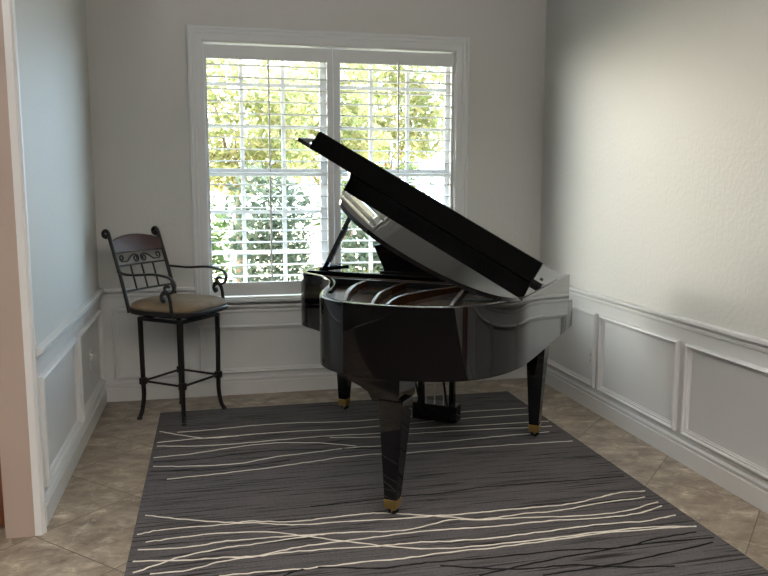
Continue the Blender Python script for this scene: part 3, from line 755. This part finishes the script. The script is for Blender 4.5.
for i, (x, y, lab) in enumerate(((1.2,7.6,'yellow green tree outside the left shutter'),(3.1,10.2,'yellow green tree outside, behind the mullion between the shutters'),
        (5.0,12.6,'yellow green tree farthest outside, seen through the right shutter'))):
    k = (y+5.5)/13.2
    plant('garden_tree', lab, 'tree', (x,y,G), [((c[0]*1.1*(-1 if i == 1 else 1),c[1],c[2]*k+.1),tuple(q*k for q in r_)) for c, r_ in TB], M_leafyel, 1.7, 3400, .085*k, 40+i, 'trees in the garden', .07)
def palm(x, y, h, seed, lab):
    rnd = random.Random(seed); t = thing('palm_tree', lab, 'palm tree', (x,y,G), 0, 'palms in the garden')
    bm = bmesh.new(); P = [(0,0,-.02),(.03,0,h*.4),(0,.03,h*.8),(0,0,h)]
    tube(bm, crom(P,8), .09, 12); obj('trunk', bm, M_bark, t)
    for k in range(15):
        a = 2*math.pi*k/15+rnd.uniform(-.2,.2); el = rnd.uniform(-.2,.9); L = rnd.uniform(.55,.75); bm = bmesh.new()
        S_ = [Vector((math.cos(a)*L*f, math.sin(a)*L*f, h+L*(math.sin(el)*f-.75*f*f))) for f in [i/9 for i in range(10)]]
        tube(bm, S_, [.012-.001*i for i in range(10)], 5)
        side = Vector((-math.sin(a),math.cos(a),0))
        for i in range(1,10):
            for s in (-1,1):
                p = S_[i]; tip = p+side*s*.26*(1-abs(i/9-.5))+Vector((math.cos(a),math.sin(a),-.35))*.14
                w_ = (S_[i]-S_[i-1])*.35
                v = [bm.verts.new(q) for q in (p-w_,p+w_,tip)]; bm.faces.new(v)
        obj('frond', bm, M_palm, t, recalc=False)
palm(2.72,5.6,1.75,5,'palm tree outside the right shutter with an orange brown trunk, nearer the mullion')
palm(3.85,7.3,2.0,6,'palm tree outside the right shutter with an orange brown trunk, toward its right edge')

# ------------------------------------------------------------------ light
w = bpy.data.worlds.new('World'); S.world = w; w.use_nodes = True
nt = w.node_tree; nt.nodes.clear(); N = nt.nodes.new; L = nt.links.new
out = N('ShaderNodeOutputWorld'); bg = N('ShaderNodeBackground'); L(bg.outputs[0], out.inputs[0])
tc = N('ShaderNodeTexCoord')
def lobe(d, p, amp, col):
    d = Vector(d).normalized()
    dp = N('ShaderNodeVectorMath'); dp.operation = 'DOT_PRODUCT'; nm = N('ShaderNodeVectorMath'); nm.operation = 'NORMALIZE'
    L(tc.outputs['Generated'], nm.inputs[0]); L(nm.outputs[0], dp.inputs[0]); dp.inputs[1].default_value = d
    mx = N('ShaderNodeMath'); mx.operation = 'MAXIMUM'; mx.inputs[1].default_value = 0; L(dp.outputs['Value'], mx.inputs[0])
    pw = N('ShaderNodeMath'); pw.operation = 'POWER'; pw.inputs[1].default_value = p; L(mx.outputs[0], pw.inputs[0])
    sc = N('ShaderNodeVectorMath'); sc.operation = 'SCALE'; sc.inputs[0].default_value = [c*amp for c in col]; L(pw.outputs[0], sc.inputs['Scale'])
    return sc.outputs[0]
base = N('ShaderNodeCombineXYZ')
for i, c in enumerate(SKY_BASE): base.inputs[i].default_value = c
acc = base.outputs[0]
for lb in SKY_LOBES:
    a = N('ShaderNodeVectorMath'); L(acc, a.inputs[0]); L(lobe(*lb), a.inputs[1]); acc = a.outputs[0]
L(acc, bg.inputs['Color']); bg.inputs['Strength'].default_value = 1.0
w.cycles.sampling_method = 'MANUAL'; w.cycles.sample_map_resolution = 512

sun = bpy.data.lights.new('sun', 'SUN'); sun.energy = SUN; sun.angle = .02; sun.color = (1,.93,.8)
o = link(bpy.data.objects.new('sun', sun)); o.rotation_euler = (math.radians(-28),math.radians(-18),0)
pl_ = bpy.data.lights.new('window_portal', 'AREA'); pl_.shape = 'RECTANGLE'; pl_.size = OX1-OX0; pl_.size_y = OZ1-OZ0; pl_.cycles.is_portal = True
o = link(bpy.data.objects.new('window_portal', pl_)); o.location = ((OX0+OX1)/2,.115,(OZ0+OZ1)/2); o.rotation_euler = (math.radians(-90),0,0)
def fill_lamp(x, y, z, size, tilt, e, col):
    l = bpy.data.lights.new('fill_lamp', 'AREA'); l.shape = 'DISK'; l.size = size; l.energy = e; l.color = col
    o = link(bpy.data.objects.new('fill_lamp', l)); o.location = (x,y,z); o.rotation_euler = (math.radians(tilt),0,0)
for a in FILL_LAMPS: fill_lamp(*a)

# ------------------------------------------------------------------ camera
cam = bpy.data.cameras.new('camera'); cam.sensor_width = 36; cam.sensor_fit = 'HORIZONTAL'; cam.lens = 758.2073/768*36; cam.clip_start = .05
co = link(bpy.data.objects.new('camera', cam)); S.camera = co
yaw, pitch, roll = .223099, .132466, -.0010054
f = Vector((math.sin(yaw)*math.cos(pitch), math.cos(yaw)*math.cos(pitch), -math.sin(pitch)))
r = Vector((math.cos(yaw), -math.sin(yaw), 0)); d = f.cross(r)
r2 = r*math.cos(roll)+d*math.sin(roll); d2 = d*math.cos(roll)-r*math.sin(roll)
Mx4 = Matrix(((r2.x,-d2.x,-f.x,.770739),(r2.y,-d2.y,-f.y,-5.491564),(r2.z,-d2.z,-f.z,1.5),(0,0,0,1)))
co.matrix_world = Mx4

vs = S.view_settings
S.display_settings.display_device = 'sRGB'; vs.view_transform = 'Standard'; vs.look = 'None'; vs.exposure = EXPO; vs.gamma = 1; vs.use_curve_mapping = False
S.cycles.max_bounces = 10; S.cycles.diffuse_bounces = 6; S.cycles.glossy_bounces = 5; S.cycles.transparent_max_bounces = 12
S.cycles.sample_clamp_indirect = 8; S.cycles.caustics_reflective = False; S.cycles.caustics_refractive = False
S.cycles.use_denoising = True
